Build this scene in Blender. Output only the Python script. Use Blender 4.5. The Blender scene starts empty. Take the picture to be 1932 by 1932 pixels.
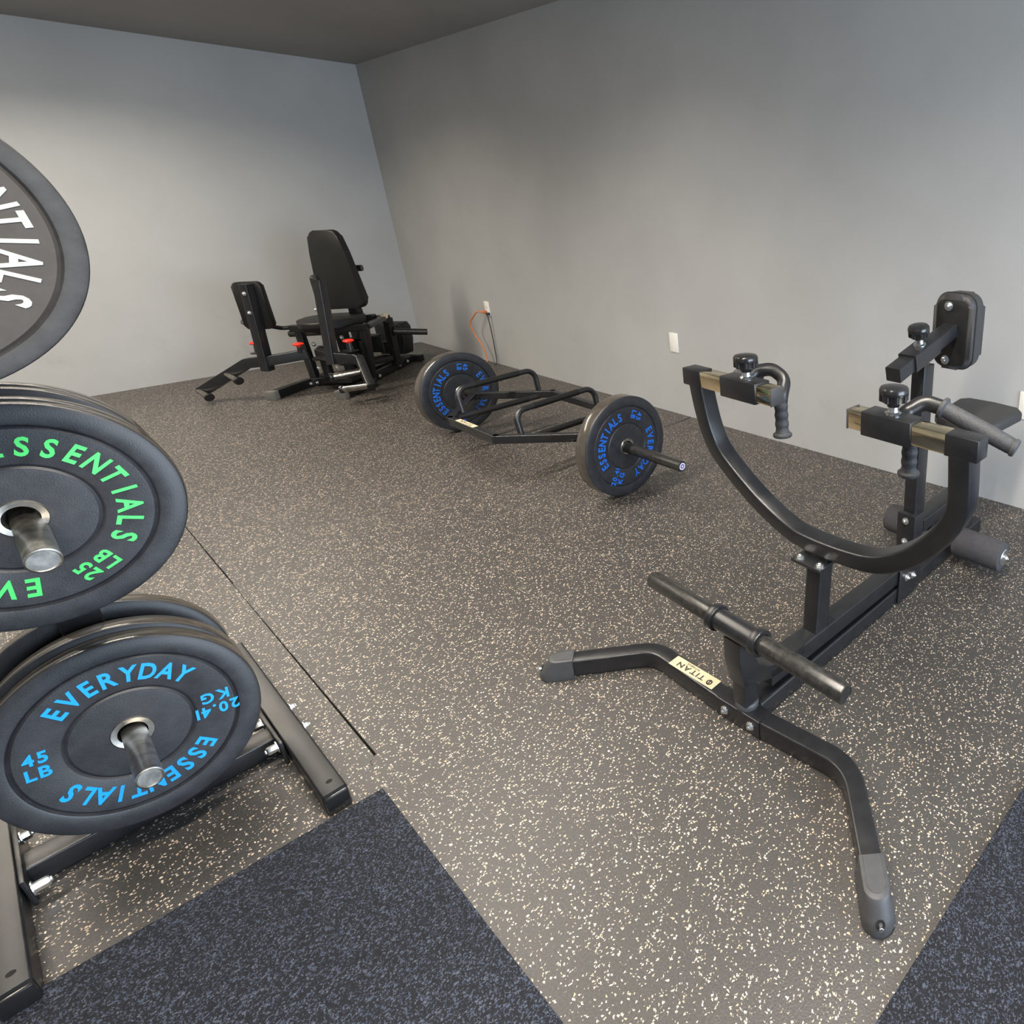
import bpy, bmesh, math, random
from mathutils import Vector, Matrix
from math import radians, sin, cos, pi

# ------------------------------------------------------------------ camera, world, light, exposure
S = bpy.context.scene
COL = S.collection
cam_d = bpy.data.cameras.new('camera'); cam = bpy.data.objects.new('camera', cam_d); COL.objects.link(cam)
cam_d.sensor_width = 36; cam_d.sensor_fit = 'HORIZONTAL'
cam_d.lens = 36*1156/1932
cam_d.shift_x = -(1544-966)/1932; cam_d.shift_y = -(966-814)/1932
cam_d.clip_start = .05
yaw, pit, rol = radians(36.03), radians(20.71), radians(.18)
Fw = Vector((cos(yaw)*cos(pit), sin(yaw)*cos(pit), -sin(pit)))
Rt = Vector((sin(yaw), -cos(yaw), 0)); Dn = Fw.cross(Rt)
R2 = Rt*cos(rol)+Dn*sin(rol); D2 = -Rt*sin(rol)+Dn*cos(rol)
m = Matrix((R2, -D2, -Fw)).transposed().to_4x4(); m.translation = Vector((0, 0, 1.243))
cam.matrix_world = m
S.camera = cam

W = bpy.data.worlds.new('world'); S.world = W; W.use_nodes = True
W.node_tree.nodes['Background'].inputs[0].default_value = (.75, .86, 1, 1)
W.node_tree.nodes['Background'].inputs[1].default_value = .3

LAMP = 14.0        # glow of the ceiling fixtures' diffusers
LAMPW = 62.0       # light each fixture throws down into the room
DAY = 185.0        # daylight through the front window
def area(name, loc, rot, sx, sy, power, col):
    d = bpy.data.lights.new(name, 'AREA'); d.shape = 'RECTANGLE'; d.size = sx; d.size_y = sy; d.energy = power; d.color = col
    o = bpy.data.objects.new(name, d); COL.objects.link(o); o.location = loc; o.rotation_euler = rot; return o
area('daylight_window', (.95, -2.46, 1.15), (radians(90), 0, 0), 2.5, 1.9, DAY, (.72, .85, 1.0))

S.view_settings.view_transform = 'Standard'; S.view_settings.look = 'None'
S.view_settings.gamma = 1; S.view_settings.use_curve_mapping = False
S.view_settings.exposure = 0.0

# ------------------------------------------------------------------ materials
def nodes(name):
    mt = bpy.data.materials.new(name); mt.use_nodes = True
    nt = mt.node_tree; return mt, nt, nt.nodes['Principled BSDF']
def N(nt, t, **k):
    n = nt.nodes.new(t)
    for a, b in k.items():
        if a.startswith('i_'): n.inputs[a[2:].replace('_', ' ')].default_value = b
        else: setattr(n, a, b)
    return n
def coords(nt): return nt.nodes.new('ShaderNodeTexCoord').outputs['Object']
def simple(name, col, rough=.5, metal=0, spec=.5, noise=0, nscale=30, bump=0, bscale=400, coat=0):
    mt, nt, b = nodes(name)
    b.inputs['Base Color'].default_value = (*col, 1); b.inputs['Roughness'].default_value = rough
    b.inputs['Metallic'].default_value = metal; b.inputs['Specular IOR Level'].default_value = spec
    b.inputs['Coat Weight'].default_value = coat
    co = coords(nt)
    if noise:
        n = N(nt, 'ShaderNodeTexNoise', i_Scale=nscale, i_Detail=5.0, i_Roughness=.65); nt.links.new(co, n.inputs['Vector'])
        r = N(nt, 'ShaderNodeValToRGB'); r.color_ramp.elements[0].position = .3; r.color_ramp.elements[1].position = .72
        r.color_ramp.elements[0].color = (*[c*(1-noise) for c in col], 1); r.color_ramp.elements[1].color = (*[min(1, c*(1+noise)) for c in col], 1)
        nt.links.new(n.outputs['Fac'], r.inputs['Fac']); nt.links.new(r.outputs['Color'], b.inputs['Base Color'])
        mr = N(nt, 'ShaderNodeMapRange'); mr.inputs['To Min'].default_value = rough*.85; mr.inputs['To Max'].default_value = min(1, rough*1.2)
        nt.links.new(n.outputs['Fac'], mr.inputs['Value']); nt.links.new(mr.outputs[0], b.inputs['Roughness'])
    if bump:
        n2 = N(nt, 'ShaderNodeTexNoise', i_Scale=bscale, i_Detail=3.0); nt.links.new(co, n2.inputs['Vector'])
        bp = N(nt, 'ShaderNodeBump', i_Strength=bump, i_Distance=.002); nt.links.new(n2.outputs['Fac'], bp.inputs['Height'])
        nt.links.new(bp.outputs[0], b.inputs['Normal'])
    return mt
M_steel = simple('black_powder_coat', (.012, .0125, .0145), .30, 0, .6, .25, 25, .12, 900)
M_steel_dark = simple('satin_black_steel', (.008, .008, .008), .45, 0, .4, .2, 30)
M_plastic = simple('black_plastic', (.012, .012, .013), .22, 0, .6)
M_hpl = simple('handle_black_plastic', (.014, .014, .015), .33, 0, .5, .2, 60)
M_cap = simple('grey_black_plastic_cap', (.05, .051, .055), .5, 0, .5, .15, 60)
M_vinyl_grey = simple('worn_grey_black_vinyl', (.035, .034, .035), .5, 0, .5, .15, 40, .2, 700)
M_vinyl = simple('black_vinyl', (.009, .009, .0085), .45, 0, .38, .15, 40, .2, 700)
M_foam = simple('grey_foam_sleeve', (.06, .058, .062), .8, 0, .3, .15, 60, .2, 500)
M_grip = simple('rubber_grip', (.045, .047, .052), .6, 0, .45, .25, 120, .5, 300)
M_zinc = simple('zinc_bolt', (.75, .77, .78), .28, 1)
M_chrome = simple('chrome_floor_reflection', (.80, .67, .44), .10, 1, .5, .12, 60)  # gold tint paints the brown floor's reflection into the chrome
M_pegsteel = simple('worn_steel_peg', (.52, .50, .46), .3, 1, .5, .45, 45)
M_sleeve = simple('dark_loading_sleeve', (.035, .034, .032), .3, .35, .6, .5, 70)
M_rim = simple('polished_rim_warm_sheen', (.062, .054, .044), .16, 0, .75, .2, 30)  # brownish base paints in the wall's warm highlight on the glossy rims
M_apeg = simple('polished_dark_peg', (.30, .28, .25), .2, 1, .5, .3, 40)
M_rubber = simple('bumper_rubber', (.021, .023, .028), .42, 0, .5, .35, 28, .15, 500)
M_rubber_grey = simple('bumper_rubber_dusty', (.036, .036, .037), .6, 0, .4, .4, 22, .15, 500)
M_rubber_brown = simple('bumper_rubber_brown_face', (.046, .039, .034), .6, 0, .4, .25, 22, .1, 500)
M_red = simple('red_knob_plastic', (.75, .03, .015), .35)
M_white = simple('white_wall_plate', (.85, .83, .78), .4)
M_orange = simple('orange_cord', (.62, .2, .07), .45)
M_blackcord = simple('black_cord', (.03, .03, .03), .5)
M_label = simple('pale_gold_sticker', (.66, .55, .36), .4)
M_labelink = simple('label_ink', (.05, .045, .04), .5)
M_lilac = simple('lilac_sticker', (.62, .58, .90), .35)
M_hole = simple('dark_hole', (.004, .004, .004), .9)
M_blue = simple('blue_lettering', (.0, .30, .85), .5)
M_blue_dark = simple('blue_lettering_bar', (.01, .13, .60), .5)
M_green = simple('green_lettering', (.06, .62, .14), .5)
M_greyt = simple('grey_lettering', (.40, .43, .38), .5)
M_housing = simple('white_fixture_housing', (.8, .8, .78), .5)

def wall_mat(name, col):
    mt, nt, b = nodes(name)
    co = coords(nt)
    n = N(nt, 'ShaderNodeTexNoise', i_Scale=1.7, i_Detail=4.0, i_Roughness=.6); nt.links.new(co, n.inputs['Vector'])
    r = N(nt, 'ShaderNodeValToRGB'); e = r.color_ramp.elements
    e[0].position = .3; e[1].position = .7
    e[0].color = (*[c*.94 for c in col], 1); e[1].color = (*[c*1.05 for c in col], 1)
    nt.links.new(n.outputs['Fac'], r.inputs['Fac'])
    # scuffs low on the wall
    n3 = N(nt, 'ShaderNodeTexNoise', i_Scale=4.5, i_Detail=6.0, i_Roughness=.7); nt.links.new(co, n3.inputs['Vector'])
    r3 = N(nt, 'ShaderNodeValToRGB'); r3.color_ramp.elements[0].position = .60; r3.color_ramp.elements[1].position = .75
    nt.links.new(n3.outputs['Fac'], r3.inputs['Fac'])
    sx = N(nt, 'ShaderNodeSeparateXYZ'); nt.links.new(co, sx.inputs[0])
    mr = N(nt, 'ShaderNodeMapRange'); mr.inputs['From Min'].default_value = .9; mr.inputs['From Max'].default_value = .05
    mr.inputs['To Min'].default_value = 0; mr.inputs['To Max'].default_value = .35; nt.links.new(sx.outputs['Z'], mr.inputs['Value'])
    mu = N(nt, 'ShaderNodeMath', operation='MULTIPLY'); nt.links.new(r3.outputs['Color'], mu.inputs[0]); nt.links.new(mr.outputs[0], mu.inputs[1])
    mx = N(nt, 'ShaderNodeMixRGB'); nt.links.new(mu.outputs[0], mx.inputs['Fac']); nt.links.new(r.outputs['Color'], mx.inputs['Color1'])
    mx.inputs['Color2'].default_value = (*[c*.62 for c in col], 1)
    nt.links.new(mx.outputs['Color'], b.inputs['Base Color'])
    b.inputs['Roughness'].default_value = .62; b.inputs['Specular IOR Level'].default_value = .35
    n2 = N(nt, 'ShaderNodeTexNoise', i_Scale=140.0, i_Detail=3.0); nt.links.new(co, n2.inputs['Vector'])
    bp = N(nt, 'ShaderNodeBump', i_Strength=.12, i_Distance=.002); nt.links.new(n2.outputs['Fac'], bp.inputs['Height'])
    nt.links.new(bp.outputs[0], b.inputs['Normal'])
    return mt
M_wall = wall_mat('grey_wall_paint', (.43, .432, .428))
M_ceil = wall_mat('grey_ceiling_paint', (.30, .29, .275))

def fleck_floor(name, base, c1, c2, thr=.22, scale=200, amount=.37, rough=.42, spec=.5):
    mt, nt, b = nodes(name)
    co = coords(nt)
    # wobble the coordinates so the flecks are irregular chips
    nz = N(nt, 'ShaderNodeTexNoise', i_Scale=260.0, i_Detail=2.0); nt.links.new(co, nz.inputs['Vector'])
    sc = N(nt, 'ShaderNodeVectorMath', operation='SCALE'); sc.inputs['Scale'].default_value = .009
    sb = N(nt, 'ShaderNodeVectorMath', operation='SUBTRACT'); sb.inputs[1].default_value = (.5, .5, .5)
    nt.links.new(nz.outputs['Color'], sb.inputs[0]); nt.links.new(sb.outputs[0], sc.inputs[0])
    ad = N(nt, 'ShaderNodeVectorMath', operation='ADD'); nt.links.new(co, ad.inputs[0]); nt.links.new(sc.outputs[0], ad.inputs[1])
    v = N(nt, 'ShaderNodeTexVoronoi', i_Scale=scale); nt.links.new(ad.outputs[0], v.inputs['Vector'])
    v.voronoi_dimensions = '2D'
    sep = N(nt, 'ShaderNodeSeparateColor'); nt.links.new(v.outputs['Color'], sep.inputs[0])
    # radius varies per chip
    rad = N(nt, 'ShaderNodeMapRange'); rad.inputs['From Min'].default_value = 1-amount; rad.inputs['From Max'].default_value = 1
    rad.inputs['To Min'].default_value = 0; rad.inputs['To Max'].default_value = thr*1.9; nt.links.new(sep.outputs[0], rad.inputs['Value'])
    lt = N(nt, 'ShaderNodeMath', operation='LESS_THAN'); nt.links.new(v.outputs['Distance'], lt.inputs[0]); nt.links.new(rad.outputs[0], lt.inputs[1])
    cr = N(nt, 'ShaderNodeMixRGB'); cr.inputs['Color1'].default_value = (*c1, 1); cr.inputs['Color2'].default_value = (*c2, 1); nt.links.new(sep.outputs[1], cr.inputs['Fac'])
    n = N(nt, 'ShaderNodeTexNoise', i_Scale=260.0, i_Detail=4.0); nt.links.new(co, n.inputs['Vector'])
    r = N(nt, 'ShaderNodeValToRGB'); r.color_ramp.elements[0].position = .3; r.color_ramp.elements[1].position = .7
    r.color_ramp.elements[0].color = (*[c*.75 for c in base], 1); r.color_ramp.elements[1].color = (*[c*1.3 for c in base], 1)
    nt.links.new(n.outputs['Fac'], r.inputs['Fac'])
    mx = N(nt, 'ShaderNodeMixRGB'); nt.links.new(lt.outputs[0], mx.inputs['Fac']); nt.links.new(r.outputs['Color'], mx.inputs['Color1']); nt.links.new(cr.outputs['Color'], mx.inputs['Color2'])
    nt.links.new(mx.outputs['Color'], b.inputs['Base Color'])
    b.inputs['Roughness'].default_value = rough; b.inputs['Specular IOR Level'].default_value = spec
    bp = N(nt, 'ShaderNodeBump', i_Strength=.25, i_Distance=.002); nt.links.new(n.outputs['Fac'], bp.inputs['Height']); nt.links.new(bp.outputs[0], b.inputs['Normal'])
    return mt
M_floor = fleck_floor('flecked_rubber_tile', (.047, .044, .0415), (.50, .37, .23), (.68, .60, .52))
M_mat = fleck_floor('charcoal_fibre_mat', (.012, .013, .017), (.038, .050, .085), (.085, .10, .13), thr=.34, scale=380, amount=.62, rough=.8, spec=.2)

def emit(name, col, st):
    mt, nt, b = nodes(name); b.inputs['Base Color'].default_value = (.9, .9, .88, 1)
    b.inputs['Emission Color'].default_value = (*col, 1); b.inputs['Emission Strength'].default_value = st; return mt
M_lamp = emit('lit_diffuser', (1, .86, .66), LAMP)

# ------------------------------------------------------------------ mesh helpers (all points are world points; build() moves them into the parent's space)
def V3(*a): return Vector(a if len(a) > 1 else a[0])
class P:
    def __init__(s): s.bm = bmesh.new()
    def add(s, b2, mat=None):
        if mat is not None: b2.transform(mat)
        me = bpy.data.meshes.new('t'); b2.to_mesh(me); b2.free(); s.bm.from_mesh(me); bpy.data.meshes.remove(me); return s
    def box(s, c, size, ax=None, bev=.002, seg=2):
        b = bmesh.new(); bmesh.ops.create_cube(b, size=1)
        bmesh.ops.scale(b, vec=size, verts=b.verts)
        if bev: bmesh.ops.bevel(b, geom=list(b.edges), offset=min(bev, min(size)*.45), segments=seg, affect='EDGES', profile=.5)
        R = Matrix.Identity(4)
        if ax:
            x, y, z = [V3(a).normalized() for a in ax]; R = Matrix((x, y, z)).transposed().to_4x4()
        R.translation = V3(c); return s.add(b, R)
    def sweep(s, path, sec, n, cap=True, close=False):
        """sec: 2D polygon (a, b); b runs along the hint n, a along T x n"""
        path = [V3(p) for p in path]; n = V3(n); rings = []
        b = bmesh.new(); L = len(path)
        for i, p in enumerate(path):
            if i == 0: T = path[1]-p
            elif i == L-1: T = p-path[i-1]
            else: T = (path[i+1]-p).normalized()+(p-path[i-1]).normalized()
            T.normalize(); B = (n-T*n.dot(T)).normalized(); A = T.cross(B)
            k = 1
            if 0 < i < L-1:
                c = (path[i+1]-p).normalized().dot((p-path[i-1]).normalized()); k = 1/max(.35, math.sqrt(max(0, (1+c)/2)))
            q = sec[i] if isinstance(sec[0][0], (tuple, list)) else sec
            rings.append([b.verts.new(p+A*x*k+B*y) for x, y in q])
        m_ = len(rings[0])
        for r0, r1 in zip(rings[:-1], rings[1:]):
            for j in range(m_): b.faces.new((r0[j], r0[(j+1) % m_], r1[(j+1) % m_], r1[j]))
        if cap: b.faces.new(rings[0][::-1]); b.faces.new(rings[-1])
        bmesh.ops.recalc_face_normals(b, faces=b.faces)
        return s.add(b)
    def beam(s, a, b_, w, h, n=(0, 0, 1), r=.004): return s.sweep([a, b_], rr(w, h, r), n)
    def tube(s, path, r, n=(0, 0, 1), seg=20):
        path = [V3(p) for p in path]
        return s.sweep(path, [(r*cos(2*pi*i/seg), r*sin(2*pi*i/seg)) for i in range(seg)], n)
    def cyl(s, a, b_, r, seg=24, bev=.0015):
        a, b_ = V3(a), V3(b_); T = (b_-a).normalized(); L = (b_-a).length; bev = min(bev, r*.4, L*.3)
        return s.lathe(a, T, [(0, 0), (r-bev, 0), (r, bev), (r, L-bev), (r-bev, L), (0, L)], seg)
    def lathe(s, o, axis, prof, seg=48, flute=None):
        """prof: (radius, distance along axis)"""
        b = bmesh.new(); axis = V3(axis).normalized()
        X = axis.orthogonal().normalized(); Y = axis.cross(X); o = V3(o); rings = []
        for r, h in prof:
            if r < 1e-6: rings.append([b.verts.new(o+axis*h)])
            else: rings.append([b.verts.new(o+axis*h+X*(r*cos(2*pi*i/seg))+Y*(r*sin(2*pi*i/seg))) for i in range(seg)])
        for r0, r1 in zip(rings[:-1], rings[1:]):
            for i in range(seg):
                j = (i+1) % seg
                if len(r0) == 1 and len(r1) == 1: continue
                if len(r0) == 1: b.faces.new((r0[0], r1[j], r1[i]))
                elif len(r1) == 1: b.faces.new((r0[i], r0[j], r1[0]))
                else: b.faces.new((r0[i], r0[j], r1[j], r1[i]))
        if prof[0] == prof[-1]: bmesh.ops.remove_doubles(b, verts=b.verts, dist=1e-6)
        bmesh.ops.recalc_face_normals(b, faces=b.faces)
        return s.add(b)
    def prism(s, poly, thick, o, X, Y, bev=0, seg=2):
        """polygon (a,b) in plane o + a X + b Y, extruded by thick along X x Y"""
        b = bmesh.new(); X, Y, o = V3(X).normalized(), V3(Y).normalized(), V3(o); Z = X.cross(Y)
        lo = [b.verts.new(o+X*x+Y*y) for x, y in poly]; hi = [b.verts.new(o+X*x+Y*y+Z*thick) for x, y in poly]
        k = len(poly); b.faces.new(lo[::-1]); b.faces.new(hi)
        for i in range(k): b.faces.new((lo[i], lo[(i+1) % k], hi[(i+1) % k], hi[i]))
        if bev:
            e = [e for e in b.edges if (e.verts[0] in lo) == (e.verts[1] in lo)]
            bmesh.ops.bevel(b, geom=e, offset=bev, segments=seg, affect='EDGES', profile=.5)
        bmesh.ops.recalc_face_normals(b, faces=b.faces)
        return s.add(b)
    def build(s, name, mat, parent=None, ang=40):
        me = bpy.data.meshes.new(name)
        if parent is not None: s.bm.transform(wm(parent).inverted())
        s.bm.to_mesh(me); s.bm.free()
        for mm in (mat if isinstance(mat, (list, tuple)) else [mat]): me.materials.append(mm)
        me.polygons.foreach_set('use_smooth', [True]*len(me.polygons)); me.set_sharp_from_angle(angle=radians(ang))
        o = bpy.data.objects.new(name, me); COL.objects.link(o)
        if parent is not None: o.parent = parent
        return o
def wm(o):
    m_ = o.matrix_basis.copy()
    while o.parent is not None: o = o.parent; m_ = o.matrix_basis @ m_
    return m_
def rr(w, h, r=.004, seg=3):
    pts = []
    for cx, cy, a0 in ((w/2-r, h/2-r, 0), (-w/2+r, h/2-r, 90), (-w/2+r, -h/2+r, 180), (w/2-r, -h/2+r, 270)):
        for i in range(seg+1):
            a = radians(a0+90*i/seg); pts.append((cx+r*cos(a), cy+r*sin(a)))
    return pts
def fillet(pts, r, seg=8):
    pts = [V3(p) for p in pts]; out = [pts[0]]; rs = r if isinstance(r, (list, tuple)) else [r]*(len(pts)-2)
    for i in range(1, len(pts)-1):
        p, a, b = pts[i], pts[i-1], pts[i+1]; u = (a-p); v = (b-p); lu, lv = u.length, v.length; u.normalize(); v.normalize()
        th = u.angle(v); d = min(rs[i-1]/math.tan(th/2), lu*.49 if i > 1 else lu*.95, lv*.49 if i < len(pts)-2 else lv*.95); rad = d*math.tan(th/2)
        c = p+(u+v).normalized()*(rad/sin(th/2)); s0 = p+u*d-c; s1 = p+v*d-c; tot = s0.angle(s1); ax = s0.cross(s1).normalized()
        for k in range(seg+1): out.append(c+Matrix.Rotation(tot*k/seg, 3, ax) @ s0)
    out.append(pts[-1]); return out
def empty(name, loc, yawdeg=0, label=None, cat=None, group=None):
    o = bpy.data.objects.new(name, None); COL.objects.link(o); o.location = loc; o.rotation_euler = (0, 0, radians(yawdeg))
    o.empty_display_size = .1
    return tag(o, label, cat, group)
def tag(o, label=None, cat=None, group=None, kind=None):
    if label: o['label'] = label
    if cat: o['category'] = cat
    if group: o['group'] = group
    if kind: o['kind'] = kind
    return o
def frame(o, yawdeg):
    a = radians(yawdeg); U = V3(cos(a), sin(a), 0); Vv = V3(-sin(a), cos(a), 0); o = V3(o)
    f = lambda u, v, z: o+U*u+Vv*v+V3(0, 0, z)
    f.U, f.V = U, Vv; return f
def bolt(parent, c, d, r=.009, h=.008, mat=None, name='bolt'):
    d = V3(d).normalized(); c = V3(c)
    q = P(); q.lathe(c, d, [(0, 0), (r*1.5, 0), (r*1.5, .002), (r*.9, .002), (0, .002)], 20)
    q.lathe(c+d*.002, d, [(0, 0), (r, 0), (r, h*.8), (r*.8, h), (0, h)], 6)
    q.cyl(c+d*(h+.001), c+d*(h+.006), r*.5, 12)
    return q.build(name, mat or M_zinc, parent, 30)

_fc = {}
def glyph(ch):
    if ch in _fc: return _fc[ch]
    cu = bpy.data.curves.new('g', 'FONT'); cu.body = ch; cu.size = 1; cu.resolution_u = 3; cu.offset = .028; cu.fill_mode = 'FRONT'
    ob = bpy.data.objects.new('g', cu); COL.objects.link(ob); dg = bpy.context.evaluated_depsgraph_get()
    me = bpy.data.meshes.new_from_object(ob.evaluated_get(dg)); bpy.data.objects.remove(ob); bpy.data.curves.remove(cu)
    b = bmesh.new(); b.from_mesh(me); bpy.data.meshes.remove(me)
    xs = [v.co.x for v in b.verts]; x0, x1 = min(xs), max(xs)
    bmesh.ops.translate(b, verts=b.verts, vec=(-(x0+x1)/2, 0, 0))
    geo = bmesh.ops.extrude_face_region(b, geom=list(b.faces)); vs = [e for e in geo['geom'] if isinstance(e, bmesh.types.BMVert)]
    bmesh.ops.translate(b, verts=vs, vec=(0, 0, 1)); bmesh.ops.recalc_face_normals(b, faces=b.faces)
    me = bpy.data.meshes.new('glyph'); b.to_mesh(me); b.free(); _fc[ch] = (me, x1-x0); return _fc[ch]
def put_glyph(q, ch, o, X, Y, h, wscale=1, depth=.0008):
    me, w = glyph(ch); X, Y = V3(X).normalized(), V3(Y).normalized(); Z = X.cross(Y); k = h/.73
    M4 = Matrix((X*k*wscale, Y*k, Z*depth)).transposed().to_4x4(); M4.translation = V3(o)
    b = bmesh.new(); b.from_mesh(me); q.add(b, M4); return w*k*wscale
def put_text(q, s, c, X, Y, h, wscale=1, gap=.14, depth=.0008):
    ws = [(.3 if ch == ' ' else glyph(ch)[1])*h/.73*wscale for ch in s]; g = gap*h; tot = sum(ws)+g*(len(s)-1); X = V3(X).normalized(); Y = V3(Y).normalized()
    x = -tot/2
    for ch, w in zip(s, ws):
        if ch != ' ': put_glyph(q, ch, V3(c)+X*(x+w/2)-Y*h/2, X, Y, h, wscale, depth)
        x += w+g

# ------------------------------------------------------------------ room
XR, YB, XL, YF, ZC = 2.41, 6.385, -3.0, -2.5, 2.28
def slab(name, c, size, mat): return tag(P().box(c, size, bev=0).build(name, mat), kind='structure')
slab('wall_right', (XR+.05, (YB+YF)/2, ZC/2), (.1, YB-YF+.2, ZC+.1), M_wall)
slab('wall_back', ((XR+XL)/2, YB+.05, ZC/2), (XR-XL, .1, ZC+.1), M_wall)
slab('wall_left', (XL-.05, (YB+YF)/2, ZC/2), (.1, YB-YF+.2, ZC+.1), M_wall)
slab('ceiling', ((XR+XL)/2, (YB+YF)/2, ZC+.05), (XR-XL+.2, YB-YF+.2, .1), M_ceil)
q = P()  # front wall with its window opening
wx0, wx1, wz0, wz1 = -.35, 2.25, .15, 2.12
q.box(((XL+wx0)/2, YF-.05, ZC/2), (wx0-XL, .1, ZC+.1), bev=0).box(((wx1+XR)/2, YF-.05, ZC/2), (XR-wx1, .1, ZC+.1), bev=0)
q.box(((wx0+wx1)/2, YF-.05, (wz1+ZC)/2), (wx1-wx0, .1, ZC-wz1), bev=0).box(((wx0+wx1)/2, YF-.05, wz0/2), (wx1-wx0, .1, wz0), bev=0)
tag(q.build('wall_front', M_wall), kind='structure')
q = P()
for x in (wx0+.03, (wx0+wx1)/2, wx1-.03): q.box((x, YF-.05, (wz0+wz1)/2), (.06, .08, wz1-wz0))
for z in (wz0+.03, wz1-.03): q.box(((wx0+wx1)/2, YF-.05, z), (wx1-wx0, .08, .06))
tag(q.build('window_1', M_housing), kind='structure')

# floor: interlocking rubber tiles with open joints over a dark base
q = P()
def tile(poly, top=0, th=.012):
    q.prism(poly, th, (0, 0, top-th), (1, 0, 0), (0, 1, 0), bev=.0007, seg=1)
g = .0006
ys = [1.51, 2.714, 3.918, 5.122, YB]
xs = [.262, 1.466, XR]
for j in range(len(ys)-1):
    y0, y1 = ys[j], ys[j+1]
    for i in range(2):
        x0, x1 = xs[i], xs[i+1]
        l0 = l1 = x0+g
        if i == 0 and j == 0: l0, l1 = x0+.0045, x0+.0004
        if i == 0 and j == 1: l0, l1 = x0+.0035, x0+.001
        xr = x1-(g if i == 1 else -.0001); top = y1-(g if j == 0 else .0002)
        if i == 1 and j == 0: tile([(l0, y0+g*.6), (xr, y0+g*.6), (xr, y1-.010), (x1-.35, y1-.003), (l1, top)])
        else: tile([(l0, y0+(g*.6 if j == 0 else .0002)), (xr, y0+(g*.6 if j == 0 else .0002)), (xr, top), (l1, top)])
tile([(XL, 1.4805), (.2485, 1.4805), (.2485, 1.497), (.262, 1.5095), (.262, YB), (XL, YB)])
# the near tile with its interlocking teeth at the corner
tile([(XL, YF), (XR, YF), (XR, 1.51), (.2625, 1.51), (.2495, 1.497), (.2495, 1.480), (XL, 1.480)])
fl = q.build('floor', M_floor); tag(fl, kind='structure')
base_bm = P().box(((XR+XL)/2, (YB+YF)/2, -.035), (XR-XL, YB-YF, .04), bev=0)
tag(base_bm.build('trim_1', M_hole), kind='structure')
# short interlock marks where the joints meet
# ceiling lights: three linear fixtures
for k, (yy, lab) in enumerate(((5.05, 'linear ceiling light over the thigh machine, farthest from the camera'), (2.62, 'linear ceiling light over the loaded hex bar, middle of the row'), (.45, 'linear ceiling light over the seated row machine, nearest the camera'))):
    fx = -.12 if k == 0 else .19
    t = empty('ceiling_light', (fx, yy, ZC), 0, lab, 'light', 'ceiling lights')
    P().box((fx, yy, ZC-.010), (2.34, .16, .020), bev=.004).build('housing', M_housing, t)
    P().box((fx, yy, ZC-.0225), (2.30, .12, .007), bev=.002).build('diffuser', M_lamp, t)
    lo = area('lamp_tube', (0, 0, -.028), (0, 0, 0), 2.26, .05, LAMPW*(1.12 if k == 0 else 1), (1, .91, .78) if k == 0 else (1, .92, .82)); lo.data.spread = radians(150 if k == 0 else 138); lo.parent = t

# dark mats in front
M1 = frame((.236, 1.386, 0), 0)
def mat_obj(poly, lab):
    q = P(); q.prism(poly, .009, (0, 0, .0005), (1, 0, 0), (0, 1, 0), bev=.0015)
    tag(q.build('floor_mat', M_mat), lab, 'mat', None)
mat_obj([(.236, 1.386), (-1.9, 1.588), (-2.05, -1.0), (.215, -1.0), (.230, .683)], 'charcoal mat with blue flecks in front of the weight plate rack')
mat_obj([(2.33, .107), (.30, .2915), (.26, -1.0), (2.33, -1.0)], 'charcoal mat with blue flecks at lower right corner, before the row machine')

# ------------------------------------------------------------------ wall plates and cords
def outlet(y, z, lab, grp='wall plates on the right wall'):
    t = empty('wall_plate', (XR, y, z), 0, lab, 'wall plate', grp)
    P().box((XR-.003, y, z), (.006, .072, .116), bev=.002).build('cover', M_white, t)
    for dz in (-.045, .045): P().cyl((XR-.0055, y, z+dz), (XR-.0072, y, z+dz), .003, 12, .0003).build('screw', M_white, t)
    return t
o1 = outlet(4.985, .444, 'white wall plate with orange and black cords, farthest along the right wall')
for dz in (-.02, .02): P().box((XR-.0068, 4.985, .444+dz), (.002, .034, .028), bev=.004).build('socket', M_white, o1)
outlet(2.812, .450, 'blank white wall plate in the middle of the right wall, behind the yoke')
outlet(.700, .457, 'blank white wall plate at right edge of the photo, beside the seat')
q = P(); q.box((2.385, 4.995, .42), (.032, .024, .026), bev=.005)
q.tube(fillet([(2.375, 4.995, .42), (2.345, 5.03, .43), (2.325, 5.15, .33), (2.34, 5.135, .24), (2.355, 5.065, .14), (2.355, 5.03, .03), (2.32, 5.02, .0065), (2.05, 5.25, .0065)], .05), .0055)
tag(q.build('extension_cord', M_orange), 'orange extension cord looping from the far wall plate down to the floor', 'cord')
q = P(); q.box((2.39, 4.955, .408), (.026, .02, .022), bev=.004)
q.tube(fillet([(2.385, 4.955, .40), (2.39, 4.955, .30), (2.395, 4.96, .20), (2.397, 4.968, .10), (2.395, 4.965, .02), (2.36, 4.93, .005)], .03), .0035)
tag(q.build('power_cord', M_blackcord), 'thin black cord hanging straight from the far wall plate', 'cord')

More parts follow.
